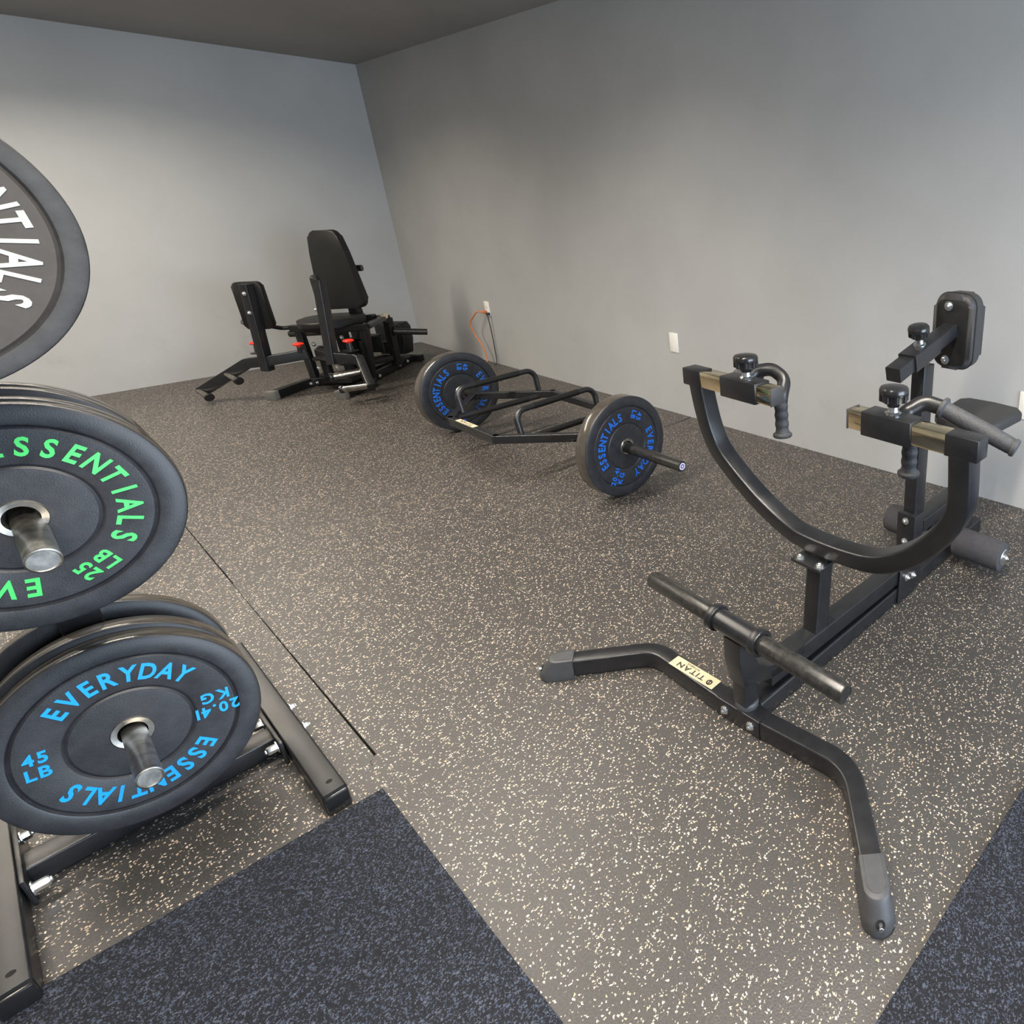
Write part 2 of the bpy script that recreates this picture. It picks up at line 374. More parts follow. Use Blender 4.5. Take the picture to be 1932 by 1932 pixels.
# ------------------------------------------------------------------ bumper plates
def plate_disc(R, T, kind):
    """local: axis +Z is the front face normal, front face at z=0, body behind it"""
    ro, ri = (.80, .455) if kind != 'thin' else (.87, .30)
    d = .0022
    hole = .118*R
    prof = [(hole, -T+.004), (hole, -.002), (.16*R, -.001), (ri*R-.004, -.0035), (ri*R, -.0062), (ri*R+.003, -.003), (ri*R+.005, -.0022),
            (ro*R-.004, -.0026), (ro*R, -.0062), (ro*R+.003, -.001), (ro*R+.006, 0), (R-.006, 0), (R-.0015, -.002), (R, -.005), (R, -T+.005), (R-.0015, -T+.002), (R-.006, -T),
            (ro*R+.006, -T), (ro*R, -T+.006), (ro*R-.004, -T+.003), (.16*R, -T+.002), (hole, -T+.004)]
    return prof
def make_plate(name, c, n, R, T, rot, lines, lmat, dmat, lab, grp, kind='std', front=True, ess=11.3, eoff=0):
    n = V3(n).normalized(); t = bpy.data.objects.new(name, None); COL.objects.link(t)
    e = V3(-n.y, n.x, 0).normalized(); u = n.cross(e)      # e: to the right seen from the front, u: up
    if e.dot(R2) < 0: e, u = -e, -u
    e = u.cross(n)
    Mx = Matrix((e, u, n)).transposed().to_4x4(); Mx.translation = V3(c); t.matrix_basis = Mx
    tag(t, lab, 'weight plate', grp)
    dk = P().lathe(c, n, plate_disc(R, T, kind), 128).build('rubber_disc', [dmat, M_rim, M_rubber_brown if kind == 'thin' else dmat], t, 30)
    for f_ in dk.data.polygons:
        rad = math.hypot(f_.center.x, f_.center.y)
        if abs(f_.normal.z) < .35 and rad > R*.97: f_.material_index = 1
        elif rad < R*.865: f_.material_index = 2
    h = .118*R
    P().lathe(V3(c)-n*T/2, n, [(h*.93, -T/2+.001), (h*.93, T/2+.001), (h*1.3, T/2+.002), (h*1.38, T/2-.001), (h*1.02, T/2-.004), (h*1.02, -T/2+.001), (h*.93, -T/2+.001)], 48).build('hub_ring', M_pegsteel, t)
    if front:
        a0 = radians(rot)
        def arc(word, centre, step, rad, hh, ws):
            k = len(word); q = P()
            for i, ch in enumerate(word):
                a = a0+radians(centre)+radians(step)*((k-1)/2-i)
                ro_ = e*cos(a)+u*sin(a); tx = e*sin(a)-u*cos(a)
                put_glyph(q, ch, V3(c)+ro_*rad-n*.0024, tx, ro_, hh, ws, .0016)
            q.build('lettering', lmat, t)
        rb = (.55 if kind != 'thin' else .605)*R; hh = (.165 if kind != 'thin' else .19)*R
        arc('EVERYDAY', 90+eoff, 12.9 if kind != 'thin' else 11.6, rb, hh, .80 if kind != 'thin' else .68)
        arc('ESSENTIALS', -90, ess if kind != 'thin' else 10.6, rb, hh, .80 if kind != 'thin' else .68)
        for (txt, a, flip) in lines:
            aa = a0+radians(a); pos = V3(c)+(e*cos(aa)+u*sin(aa))*.635*R-n*.0024
            b0 = a0+(pi if flip else 0); tx = e*cos(b0)+u*sin(b0); ty = -e*sin(b0)+u*cos(b0)
            q = P()
            for s_, k in zip(txt, (1, -1)): put_text(q, s_, pos+ty*k*.075*R, tx, ty, .115*R, .95, .16, .0016)
            q.build('lettering', lmat, t)
    return t
L45 = [(('45', 'LB'), 180, False), (('20.41', 'KG'), 0, True)]
L25 = [(('25', 'LB'), 180, False), (('11.34', 'KG'), 0, True)]
L10 = [(('10', 'LB'), 180, False), (('4.54', 'KG'), 0, True)]

# ------------------------------------------------------------------ plate rack
rack = empty('plate_rack', (-.057, 1.73, 0), 0, 'black steel weight plate rack holding stacked plates at left edge', 'plate rack')
def nrm(th, ph):
    t, p = radians(-90+th), radians(ph); return V3(cos(t)*cos(p), sin(t)*cos(p), sin(p))
for x0, x1 in ((.141, .186), (-.300, -.255)):
    xc = (x0+x1)/2
    f_ = P().beam((xc, 1.417, .026), (xc, 2.20, .026), .045, .052, (0, 0, 1), .004).build('foot_beam', M_steel, rack)
    q = P(); q.box((xc, 1.413, .024), (.043, .012, .046), bev=.004); q.build('end_cap', M_plastic, f_)
    P().cyl((xc+.002, 1.452, .0515), (xc+.002, 1.452, .0524), .006, 16, .0002).build('hole', M_hole, f_)
P().beam((-.255, 1.73, .025), (.135, 1.73, .025), .055, .045, (0, 0, 1), .004).build('cross_beam', M_steel, rack)
for x in (.1345, -.2485):
    P().box((x, 1.745, .036), (.007, .20, .060), bev=.001).build('flange', M_steel, rack)
for y_ in (1.70, 1.80): bolt(rack, (.187, y_, .038), (1, 0, 0), .008, .008)
for y_ in (1.675, 1.79): bolt(rack, (.130, y_, .040), (-1, 0, 0), .010, .018)
bolt(rack, (-.244, 1.655, .034), (1, 0, 0), .010, .020); bolt(rack, (-.244, 1.80, .052), (1, 0, 0), .009, .012)
P().beam((-.05, 1.86, .045), (-.05, 1.86, 1.36), .06, .06, (0, 1, 0), .004).build('upright', M_steel, rack)
P().beam((-.05, 1.76, .045), (-.05, 1.90, .045), .06, .05, (0, 0, 1), .004).build('post_foot', M_steel, rack)
P().box((-.05, 1.86, 1.362), (.062, .062, .006), bev=.002).build('post_cap', M_plastic, rack)
def peg(base, tip, r):
    base, tip = V3(base), V3(tip); d = (tip-base).normalized(); L = (tip-base).length
    P().lathe(base, d, [(0, 0), (r, 0), (r, L-.004), (r*1.03, L-.003), (r*1.03, L-.001), (r*.92, L), (r*.85, L-.0015), (0, L-.0015)], 40).build('peg', M_pegsteel, rack)
peg((-.048, 1.83, .237), (-.050, 1.40, .308), .0172)
peg((-.046, 1.83, .757), (-.043, 1.40, .742), .0186)
peg((-.060, 1.83, 1.190), (-.070, 1.36, 1.214), .0186)
# 45 lb plates at the bottom (n tilted like the peg)
n = nrm(-5, 11); c0 = V3(-.050, 1.62, .275); G = 'weight plates on the rack'
BK = V3(0, 1, -.02)
make_plate('bumper_plate', c0, n, .1865, .066, -6, L45, M_blue, M_rubber, 'black 45 lb plate with blue lettering, front one on the lowest rack peg', G)
for k, (s_, lab) in enumerate(((.070, 'black plate directly behind the blue-lettered 45 lb plate on the lowest peg'), (.205, 'rearmost black plate on the lowest rack peg, close to the post'))):
    make_plate('bumper_plate', c0+BK*s_+V3(0, 0, .0), n, .1865, .064, 40+30*k, L45, M_blue, M_rubber, lab, G, front=False)
n = nrm(-8, 7); c0 = V3(-.048, 1.56, .764)
make_plate('bumper_plate', c0, n, .188, .044, 116, L25, M_green, M_rubber, 'black 25 lb plate with green lettering, front one on the middle rack peg', G, ess=13.8, eoff=9)
for k, (s_, lab) in enumerate(((.047, 'black plate pressed against the back of the green-lettered 25 lb plate'), (.145, 'black plate behind the gap on the middle peg, second from the post'), (.192, 'rearmost black plate on the middle rack peg'))):
    make_plate('bumper_plate', c0+V3(0, 1, .0)*s_, n, .188, .043, 30*k, L25, M_green, M_rubber, lab, G, front=False)
n = nrm(0, 6); c0 = V3(-.081, 1.47, 1.204)
make_plate('bumper_plate', c0, n, .215, .024, 101, L10, M_greyt, M_rubber_grey, 'thin dusty plate with pale grey lettering, front one on the top rack peg', G, kind='thin')
make_plate('bumper_plate', c0+V3(0, .030, 0), n, .215, .024, 10, L10, M_greyt, M_rubber_grey, 'thin dusty plate behind the grey-lettered plate on the top peg', G, kind='thin', front=False)

# ------------------------------------------------------------------ hex bar with two plates
HB = frame((1.525, 2.94, 0), 0)   # bar runs along world y
bar = empty('hex_bar', (1.525, 2.94, 0), 0, 'black hex trap bar loaded with a plate at each end, lying on the floor', 'barbell')
cz = .222; hw = .278
hexp = [(1.525, 2.40), (1.525-hw, 2.73), (1.525-hw, 3.165), (1.525, 3.49), (1.525+hw, 3.165), (1.525+hw, 2.73)]
q = P()
for i in range(6):
    a, b = hexp[i], hexp[(i+1) % 6]
    A_, B_ = V3(*a, cz), V3(*b, cz); d = (B_-A_).normalized()
    q.sweep([A_-d*.012, B_+d*.012], rr(.032, .040, .004), (0, 0, 1))
q.build('frame', M_steel, bar)
for sgn, ya, yb in ((-1, 2.42, 1.80), (1, 3.47, 4.08)):
    q = P(); q.lathe((1.527, ya, cz+.003), (0, sgn, 0), [(0, 0), (.022, 0), (.022, .10), (.038, .10), (.038, .112), (.0235, .112), (.0235, abs(yb-ya)-.002), (.0215, abs(yb-ya)), (0, abs(yb-ya))], 36)
    sl = q.build('loading_sleeve', M_sleeve, bar)
    e_ = V3(1.527, yb, cz+.003); P().lathe(e_, (0, sgn, 0), [(0, 0), (.017, 0), (.017, .0012), (.012, .0014), (.010, .0006), (.006, .0016), (0, .0016)], 28).build('end_cap', M_cap, sl)
    if sgn < 0:
        P().lathe(e_+V3(0, -.0013, 0), (0, -1, 0), [(.0095, 0), (.015, 0), (.015, .0006), (.0095, .0006), (.0095, 0)], 28).build('sticker_ring', M_lilac, sl)
        P().lathe(e_+V3(0, -.0013, 0), (0, -1, 0), [(0, 0), (.005, 0), (.005, .0008), (0, .0008)], 20).build('sticker_dot', M_lilac, sl)
    for s2 in (-1, 1):   # gussets at the apex
        P().prism([(0, -.016), (.075, .02), (.075, .04), (0, .03)], .006, (1.527+s2*.004, ya+sgn*.0, cz-.003), (s2, 0, 0), (0, -sgn, 0)).build('gusset', M_steel, bar)
for y_, zt, rb in ((2.70, .335, .05), (3.255, .345, .05)):
    x0, x1 = 1.335, 1.790
    pth = fillet([(x0, y_-.03, cz+.005), (x0, y_, zt), (x1, y_+.05, zt), (x1, y_+.035, cz+.005)], .055, 10)
    h_ = P().tube(pth, .0145, (0, 1, 0)).build('raised_handle', M_steel, bar)
    P().tube([V3(x0+.1, y_+.011, zt), V3(x1-.1, y_+.039, zt)], .0158, (0, 0, 1)).build('knurled_grip', M_steel_dark, h_)
for y_, x0, x1 in ((2.655, 1.33, 1.72), (3.215, 1.30, 1.765)):
    h_ = P().tube([(x0, y_, cz-.012), (x1, y_+.01, cz-.012)], .0145, (0, 0, 1)).build('low_handle', M_steel, bar)
    P().tube([(x0+.10, y_+.002, cz-.012), (x1-.08, y_+.008, cz-.012)], .0158, (0, 0, 1)).build('knurled_grip', M_steel_dark, h_)
q = P().box((1.247, 3.0, cz+.0205), (.026, .17, .001), bev=0); st = q.build('sticker', M_label, bar)
q = P(); put_text(q, 'TITAN', (1.247, 3.0, cz+.0211), (0, 1, 0), (-1, 0, 0), .018, 1.3, .3, .0003); q.build('sticker_text', M_labelink, st)
nb = V3(.10, -.995, 0)
make_plate('bumper_plate', (1.535, 2.16, .2255), nb, .225, .066, -120, L45, M_blue_dark, M_rubber, 'black 45 lb plate with blue lettering on the near end of the hex bar', 'plates on the hex bar')
make_plate('bumper_plate', (1.512, 3.607, .2255), nb, .225, .066, -103, L45, M_blue_dark, M_rubber, 'black 45 lb plate with blue lettering on the far end of the hex bar', 'plates on the hex bar')

# ------------------------------------------------------------------ seated row machine
M = frame((.87, .855, 0), -3.6)
row = empty('seated_row_machine', (.87, .855, 0), -3.6, 'black plate-loaded seated row machine with curved yoke, chrome sleeves and chest pad', 'exercise machine')
UZ = V3(0, 0, 1)
def foot(path, name='front_leg'):
    return P().sweep(path, rr(.045, .052, .006), UZ).build(name, M_steel, row)
zc = .0275
lg = foot(fillet([(.700, 1.376, zc), (.874, 1.212, zc), (.860, .935, zc)], .10, 10))
lg2 = foot(fillet([(.860, .790, zc), (.876, .548, zc), (.705, .388, zc)], .13, 12))
P().sweep([(.8605, .935, zc), (.8600, .790, zc)], rr(.049, .055, .004), UZ).build('centre_bracket', M_steel, row)
def endcap(a, b, parent):
    a, b = V3(a), V3(b); d = (b-a).normalized(); s_ = V3(-d.y, d.x, 0); L = (b-a).length
    def ring(w, l):
        o = [(-.030, -w), ]
        pts = [(-.0, -w)]+[(l-w+w*sin(radians(t)), -w*cos(radians(t))) for t in range(0, 181, 15)]+[(-.0, w)]
        return pts
    q = P(); bm = q.bm; rings = []
    for z_, w, l in ((.001, .031, L+.012), (.012, .032, L+.013), (.030, .0285, L+.004), (.050, .0255, L-.014), (.057, .0245, L-.018), (.058, .023, L-.020)):
        rings.append([bm.verts.new(a+d*x+s_*y+V3(0, 0, z_)) for x, y in ring(w, l)])
    k = len(rings[0])
    for r0, r1 in zip(rings[:-1], rings[1:]):
        for j in range(k): bm.faces.new((r0[j], r0[(j+1) % k], r1[(j+1) % k], r1[j]))
    bm.faces.new(rings[0][::-1]); bm.faces.new(rings[-1]); bmesh.ops.recalc_face_normals(bm, faces=bm.faces)
    c_ = q.build('rubber_foot', M_cap, parent)
    P().prism([(x*.86+.004, y*.78) for x, y in ring(.0225, L-.022)], .0012, a+V3(0, 0, .0578), d, s_, bev=.0004, seg=1).build('inset_panel', M_cap, c_)
    p_ = a+d*(L+.003); P().lathe(p_+V3(0, 0, .026), d*.9+V3(0, 0, .5), [(0, 0), (.009, 0), (.008, .004), (0, .001)], 20).build('recess', M_hole, c_)
    P().cyl(p_+V3(0, 0, .0235)+d*.004, p_+d*.011+V3(0, 0, .0265), .0045, 6, .0005).build('screw', M_zinc, c_)
endcap((.712, 1.365, 0), (.652, 1.421, 0), lg); endcap((.722, .402, 0), (.645, .335, 0), lg2)
for y_ in (.905, .818): bolt(row, (.8355, y_, .030), (-1, 0, 0), .008, .006)
stk = P().box((.8655, 1.045, .0542), (.036, .165, .0008), bev=0).build('sticker', M_label, lg)
q = P(); put_text(q, 'TITAN', (.862, 1.055, .0547), (0, 1, 0), (-1, 0, 0), .016, 1.35, .25, .0003); put_text(q, 'FITNESS', (.877, 1.06, .0547), (0, 1, 0), (-1, 0, 0), .006, 1.3, .3, .0003)
q.lathe((.862, .985, .0547), (0, 0, 1), [(.005, 0), (.009, 0), (.009, .0003), (.005, .0003), (.005, 0)], 24); q.box((.862, .985, .0548), (.014, .004, .0004), bev=0)
q.build('sticker_text', M_labelink, stk)
P().sweep([M(.018, 0, .028), M(1.26, 0, .028)], rr(.060, .052, .005), UZ).build('base_beam', M_steel, row)
# rubber bumper, short post and curved bracket
P().lathe(M(-.004, 0, .053), UZ, [(0, 0), (.029, 0), (.030, .003), (.030, .014), (.027, .018), (0, .018)], 32).build('rubber_bumper', M_cap, row)
arm = P()
arm.sweep([M(-.006, 0, .071), M(-.006, 0, .150)], rr(.046, .046, .005), M.U)
w = .056
poly = [(-.032, .140), (-.038, .175), (-.044, .215), (-.042, .272), (-.002, .272), (.002, .215), (.016, .178), (.045, .150), (.085, .133), (.19, .128), (.19, .100), (.10, .098), (.06, .105), (.03, .118), (.016, .125)]
arm.prism(poly, w, M(0, w/2, 0), M.U, UZ, bev=.002)
arm.build('lever_bracket', M_steel, row)
P().sweep([M(.06, 0, .104), M(.675, 0, .094)], rr(.056, .052, .004), UZ).build('lever_beam', M_steel, row)
# cross tube for the plates
su, sz = -.022, .294
P().tube([M(su, -.080, sz), M(su, .080, sz)], .0262, UZ, 32).build('pivot_housing', M_steel, row)
for s_ in (-1, 1):
    q = P().lathe(M(su, s_*.062, sz), M.V*s_, [(.024, 0), (.0315, 0), (.0325, .002), (.0325, .019), (.0315, .021), (.024, .021), (.024, 0)], 40)
    q.build('collar', M_steel, row)
    q = P().lathe(M(su, s_*.080, sz), M.V*s_, [(0, 0), (.0222, 0), (.0222, .240), (.0205, .243), (.0165, .244), (.016, .2425), (0, .2425)], 36)
    q.build('weight_horn', M_sleeve, row)
# yoke post and top plate
P().sweep([M(.265, 0, .118), M(.288, 0, .335)], rr(.050, .055, .005), M.U).build('yoke_post', M_steel, row)
P().box(M(.272, .004, .341), (.088, .100, .009), (M.U, M.V, UZ), bev=.002).build('yoke_plate', M_steel, row)
for v_ in (.034, -.034): bolt(row, M(.245, v_, .3455), UZ, .010, .007)
P().box(M(.292, .004, .356), (.040, .075, .024), (M.U, M.V, UZ), bev=.002).build('weld_block', M_steel, row)
q = P().prism([(0, 0), (.035, 0), (0, .035)], .05, M(.292, .025, .125), M.U, UZ); q.build('post_gusset', M_steel, row)
# the curved yoke
def uy(z): return .245-.11*(z-.76)
def Y(v, z): return M(uy(z), v, z)
ctrl = [(.392, .766), (.388, .70), (.376, .63), (.347, .567), (.268, .494), (.187, .438), (.105, .399), (.04, .386), (-.075, .388), (-.180, .405), (-.258, .446), (-.322, .502), (-.374, .567), (-.400, .616), (-.411, .665), (-.411, .766)]
def smooth(pts, k=6):
    out = []; pts = [Vector(p) for p in pts]
    for i in range(len(pts)-1):
        p0 = pts[max(i-1, 0)]; p1 = pts[i]; p2 = pts[i+1]; p3 = pts[min(i+2, len(pts)-1)]
        for j in range(k):
            t = j/k; out.append(.5*((2*p1)+(p2-p0)*t+(2*p0-5*p1+4*p2-p3)*t*t+(3*p1-p0-3*p2+p3)*t**3))
    out.append(pts[-1]); return out
nt_ = (M.U+V3(0, 0, .13)).normalized()
P().sweep([Y(*p) for p in smooth(ctrl)], rr(.050, .052, .007), nt_).build('yoke', M_steel, row)
# crossbars with chromed tubes, black ends and sliding sleeves
def crossbar(sgn, vin, vout, s0, s1, kv):
    uc, zcx = .243, .785; AX = (M.U, M.V, UZ)
    def seg(va, vb, w_, name, mat, bev=.003):
        return P().box(M(uc, sgn*(va+vb)/2, zcx), (w_, abs(vb-va), w_), AX, bev=bev).build(name, mat, row)
    seg(vout-.073, vout, .0475, 'end_block', M_steel)
    seg(vin+.003, vout-.070, .0445, 'chrome_tube', M_chrome)
    seg(vin, vin+.004, .046, 'tube_cap', M_cap, .001)
    sl = seg(s0, s1, .0555, 'sliding_sleeve', M_steel)
    # knob
    k0 = M(uc, sgn*kv, zcx+.028)
    q = P().lathe(k0, UZ, [(0, 0), (.017, 0), (.018, .004), (.013, .007), (.0115, .012), (.0115, .022), (0, .022)], 28); q.build('knob_stem', M_zinc, sl)
    q = P(); prof = [(0, .018), (.013, .018), (.016, .026), (.0275, .030), (.0285, .044), (.0315, .046), (.0322, .049), (.0318, .056), (.029, .0605), (.018, .063), (0, .064)]
    q.lathe(k0, UZ, prof, 40)
    for i in range(8):
        a = 2*pi*i/8; d = M.U*cos(a)+M.V*sin(a); q.cyl(k0+d*.0265+V3(0, 0, .030), k0+d*.0265+V3(0, 0, .048), .0055, 10)
    q.build('knob', M_plastic, sl)
    return sl
sl_L = crossbar(1, .100, .440, .152, .283, .208)
sl_R = crossbar(-1, .132, .450, .174, .300, .240)
def grip(a, b, parent, ridges=0):
    a, b = V3(a), V3(b); d = (b-a).normalized(); L = (b-a).length; pr = [(0, 0), (.024, 0), (.026, .003), (.0255, .008), (.019, .012)]
    k = 4
    for i in range(1, 41):
        t = i/41; x = .012+(L-.018)*t; pr.append(((.0168 if ridges else .0185)+(.0009*(1+cos(2*pi*k*t)) if ridges else .0012*math.sin(3*t)), x))
    pr += [(.0175, L-.002), (.012, L), (0, L)]
    return P().lathe(a, d, pr, 28).build('grip', M_grip, parent)
def handle(pts, r, parent): return P().tube(fillet(pts, .035, 8), r*1.15, (0, 0, 1)).build('handle_tube', M_hpl, parent)
# right handle: outward grip and drop grip
handle([M(.262, -.240, .790), M(.300, -.236, .800), M(.335, -.262, .822), M(.350, -.300, .812)], .0155, sl_R)
grip(M(.352, -.296, .812), M(.372, -.462, .752), sl_R)
P().lathe(M(.372, -.462, .752), M(.372, -.462, .752)-M(.352, -.296, .812), [(0, -.004), (.019, -.004), (.021, 0), (.019, .006), (0, .006)], 24).build('grip_end', M_cap, sl_R)
handle([M(.285, -.238, .790), M(.305, -.246, .770), M(.305, -.249, .730)], .014, sl_R)
grip(M(.305, -.249, .650), M(.305, -.249, .758), sl_R, 1)
# left handle
handle([M(.262, .235, .790), M(.300, .235, .815), M(.330, .200, .822), M(.335, .158, .800), M(.308, .146, .765), M(.303, .146, .74)], .0155, sl_L)
grip(M(.300, .139, .652), M(.303, .146, .765), sl_L, 1)
grip(M(.335, .335, .772), M(.315, .235, .800), sl_L)
# chest pad post
P().sweep([M(.772, 0, .052), M(.782, 0, .775)], rr(.046, .060, .005), M.U).build('upright', M_steel, row)
P().box(M(.757, 0, .160), (.058, .067, .250), (M.U, M.V, UZ), bev=.003).build('upright_bracket', M_steel, row)
for z_ in (.262, .186): bolt(row, M(.727, .0, z_), -M.U, .008, .005)
dt = V3(0, 0, 0)+M.U*.972+UZ*.235; dt.normalize(); dn = (UZ-dt*UZ.dot(dt)).normalized()
c_ = M(.690, 0, .797)
slv = P().sweep([c_, c_+dt*.140], rr(.060, .054, .004), dn).build('pad_sleeve', M_steel, row)
P().sweep([c_-dt*.078-dn*.001, c_+dt*.256-dn*.001], rr(.049, .043, .003), dn).build('pad_tube', M_steel, row)
k0 = c_+dt*.072+dn*.026
P().lathe(k0, dn, [(0, 0), (.019, 0), (.019, .004), (.013, .007), (.011, .026), (0, .026)], 28).build('knob_stem', M_zinc, slv)
q = P().lathe(k0, dn, [(0, .020), (.014, .020), (.017, .027), (.0275, .030), (.0285, .044), (.0315, .046), (.0322, .049), (.0318, .056), (.029, .0605), (.018, .063), (0, .064)], 40)
for i in range(8):
    a = 2*pi*i/8; X_ = M.V; Y_ = dn.cross(X_); d = X_*cos(a)+Y_*sin(a); q.cyl(k0+d*.0265+dn*.030, k0+d*.0265+dn*.048, .0055, 10)
q.build('knob', M_plastic, slv)
def pad(name, poly, th, o, X, Y, parent, bev=.018, mat=None):
    q = P(); q.prism(poly, th, o, X, Y, bev=bev, seg=5)
    pd = q.build(name, mat or M_vinyl, parent, 60); return pd
# chest pad: front faces +u (away from the camera)
pc = M(.945, 0, .845)
pd = pad('chest_pad', rr(.137, .240, .042, 8), .085, M(.948, 0, .847), M.V, UZ, row, .020, M_vinyl_grey)
P().prism(rr(.108, .205, .024, 6), .006, M(.942, 0, .845), M.V, UZ, bev=.001).build('backing_plate', M_steel_dark, pd)
P().sweep([M(.972, *p) for p in [(a*.995, .847+b*.995) for a, b in rr(.139, .242, .043, 8)]+[(rr(.139, .242, .043, 8)[0][0], .847+rr(.139, .242, .043, 8)[0][1])]], rr(.005, .005, .002), M.U).build('piping', M_vinyl, pd)
for z_ in (.930, .757): bolt(row, M(.941, .012, z_), -M.U, .010, .007)
# seat, its beam and post
P().sweep([M(.790, 0, .226), M(1.19, 0, .226)], rr(.064, .046, .004), UZ).build('seat_beam', M_steel, row)
P().sweep([M(1.17, 0, .03), M(1.17, 0, .475)], rr(.05, .05, .004), M.U).build('seat_post', M_steel, row)
sp = [(1.06, -.085), (1.085, -.112), (1.30, -.128), (1.335, -.100), (1.345, 0), (1.335, .100), (1.30, .128), (1.085, .112), (1.06, .085)]
pad('seat', [(a, b) for a, b in sp], .045, M(0, 0, .472), M.U, M.V, row, .014, M_vinyl_grey)
# foot rollers
P().tube([M(1.0, -.245, .084), M(1.0, .245, .084)], .010, UZ).build('roller_axle', M_zinc, row)
for s_ in (-1, 1):
    P().lathe(M(1.0, s_*.055, .084), M.V*s_, [(0, 0), (.045, 0), (.053, .006), (.054, .02), (.054, .160), (.050, .176), (.040, .180), (0, .180)], 40).build('foot_roller', M_foam, row)
    P().lathe(M(1.0, s_*.236, .084), M.V*s_, [(0, 0), (.030, 0), (.028, .003), (0, .003)], 32).build('roller_washer', M_zinc, row)
    bolt(row, M(1.0, s_*.239, .084), M.V*s_, .009, .008)
P().sweep([M(.99, 0, .052), M(.99, 0, .206)], rr(.045, .045, .004), M.U).build('roller_post', M_steel, row)
# pivot at the far end of the lever
for s_ in (-1, 1):
    P().prism([(.642, .004), (.735, .004), (.735, .075), (.725, .095), (.690, .130), (.668, .134), (.652, .120)], .006, M(0, s_*.034+.003, 0), M.U, UZ, bev=.001, seg=1).build('pivot_bracket', M_steel, row)
    for u_ in (.690, .728): bolt(row, M(u_, s_*.037, .082 if u_ < .7 else .072), M.V*s_, .009, .007)

# ------------------------------------------------------------------ inner/outer thigh machine by the corner
A = frame((1.158, 5.055, 0), -144.6)
thm = empty('thigh_machine', (1.158, 5.055, 0), -144.6, 'black inner and outer thigh machine with tall backrest and red knobs in the corner', 'exercise machine')
AX = (A.U, A.V, UZ)
def abeam(name, a, b, w_, h_, n_=UZ, mat=M_steel_dark, parent=None): return P().beam(A(*a), A(*b), w_, h_, n_, .004).build(name, mat, parent or thm)
bz = .030
fb = P().sweep(fillet([A(-.01, -.245, bz), A(-.345, -.245, bz), A(-.385, -.06, bz), A(-.385, .10, bz), A(-.345, .212, bz), A(-.03, .212, bz)], .06, 5), rr(.055, .055, .004), UZ).build('front_base', M_steel_dark, thm)
M_rib = simple('ribbed_rubber_cap', (.16, .155, .14), .6)
for v_ in (-.245, .212):
    u_ = .0 if v_ < 0 else -.02
    q = P(); q.box(A(u_-.012, v_, .030), (.04, .064, .060), AX, bev=.003)
    for k in range(8): q.box(A(u_+.009, v_-.028+k*.008, .030), (.004, .004, .058), AX, bev=.001)
    q.build('foot_cap', M_rib, fb)
abeam('side_rail', (-.40, .125, .03), (-1.05, .03, .03), .05, .05); abeam('side_rail', (-.36, -.19, .03), (-1.05, -.06, .03), .05, .05)
abeam('rear_base', (-1.05, -.20, .03), (-1.05, .12, .03), .05, .05)
abeam('centre_rail', (-.385, -.03, .03), (-1.03, -.02, .03), .06, .05)
for p in ((-.50, .145, .03), (-.80, .10, .035), (-.92, .085, .035)): bolt(thm, A(*p), A.V, .009, .005)
for p in ((-.335, -.18, .03), (-.31, -.205, .03)): bolt(thm, A(p[0]+.02, *p[1:]), A.U, .009, .005)
# uprights and seat frame
abeam('upright', (-.335, .250, .425), (-.43, .140, .05), .045, .045, A.U, M_steel)
abeam('upright', (-.375, -.250, .405), (-.365, -.225, .05), .045, .045, A.U, M_steel)
abeam('front_rail', (-.33, -.255, .418), (-.30, .05, .415), .045, .045)
abeam('seat_rail', (-.30, .05, .415), (-.34, .27, .425), .045, .045)
abeam('side_frame', (-.35, .255, .425), (-.64, .17, .43), .05, .03, UZ, M_steel); abeam('side_frame', (-.36, -.25, .41), (-.70, -.19, .42), .05, .03)
abeam('rear_column', (-.72, .15, .42), (-.74, .12, .05), .05, .05, A.U); abeam('rear_column', (-.72, -.12, .42), (-.74, -.12, .05), .05, .05, A.U)
abeam('rear_cross', (-.70, -.20, .41), (-.68, .18, .42), .06, .05)
abeam('middle_column', (-.46, -.02, .40), (-.46, -.02, .05), .06, .06, A.U)
abeam('middle_cross', (-.72, -.14, .20), (-.73, .14, .20), .06, .08); abeam('lower_plate', (-.50, .02, .12), (-.70, .10, .12), .10, .04)
q = P(); q.box(A(-.60, .03, .30), (.18, .14, .012), AX); q.box(A(-.56, -.05, .23), (.012, .12, .14), AX); q.box(A(-.58, .12, .25), (.014, .10, .12), AX); q.build('linkage_plates', M_steel_dark, thm)
# weight horns
P().cyl(A(-.735, .165, .315), A(-.84, .352, .289), .0235, 28).build('weight_horn', M_sleeve, thm)
P().lathe(A(-.735, .165, .315), A(-.84, .352, .289)-A(-.735, .165, .315), [(0, 0), (.034, 0), (.034, .01), (0, .01)], 28).build('horn_collar', M_steel_dark, thm)
P().cyl(A(-.53, -.15, .355), A(-.51, -.44, .342), .0235, 28).build('weight_horn', M_sleeve, thm)
P().cyl(A(-.655, .165, .448), A(-.650, .195, .446), .020, 24).build('pulley_cap', M_label, thm)
P().box(A(-.60, .12, .455), (.05, .05, .025), AX, bev=.006).build('stop_block', M_plastic, thm)
q = P(); q.prism([(-.135, .085), (.060, .085), (.085, .20), (.085, .30), (.065, .335), (-.135, .335)], .12, A(-1.06, 0, 0), A.V, UZ, bev=.012, seg=3); q.build('rear_box', M_vinyl, thm)  # black box behind the machine, kept as one of its parts
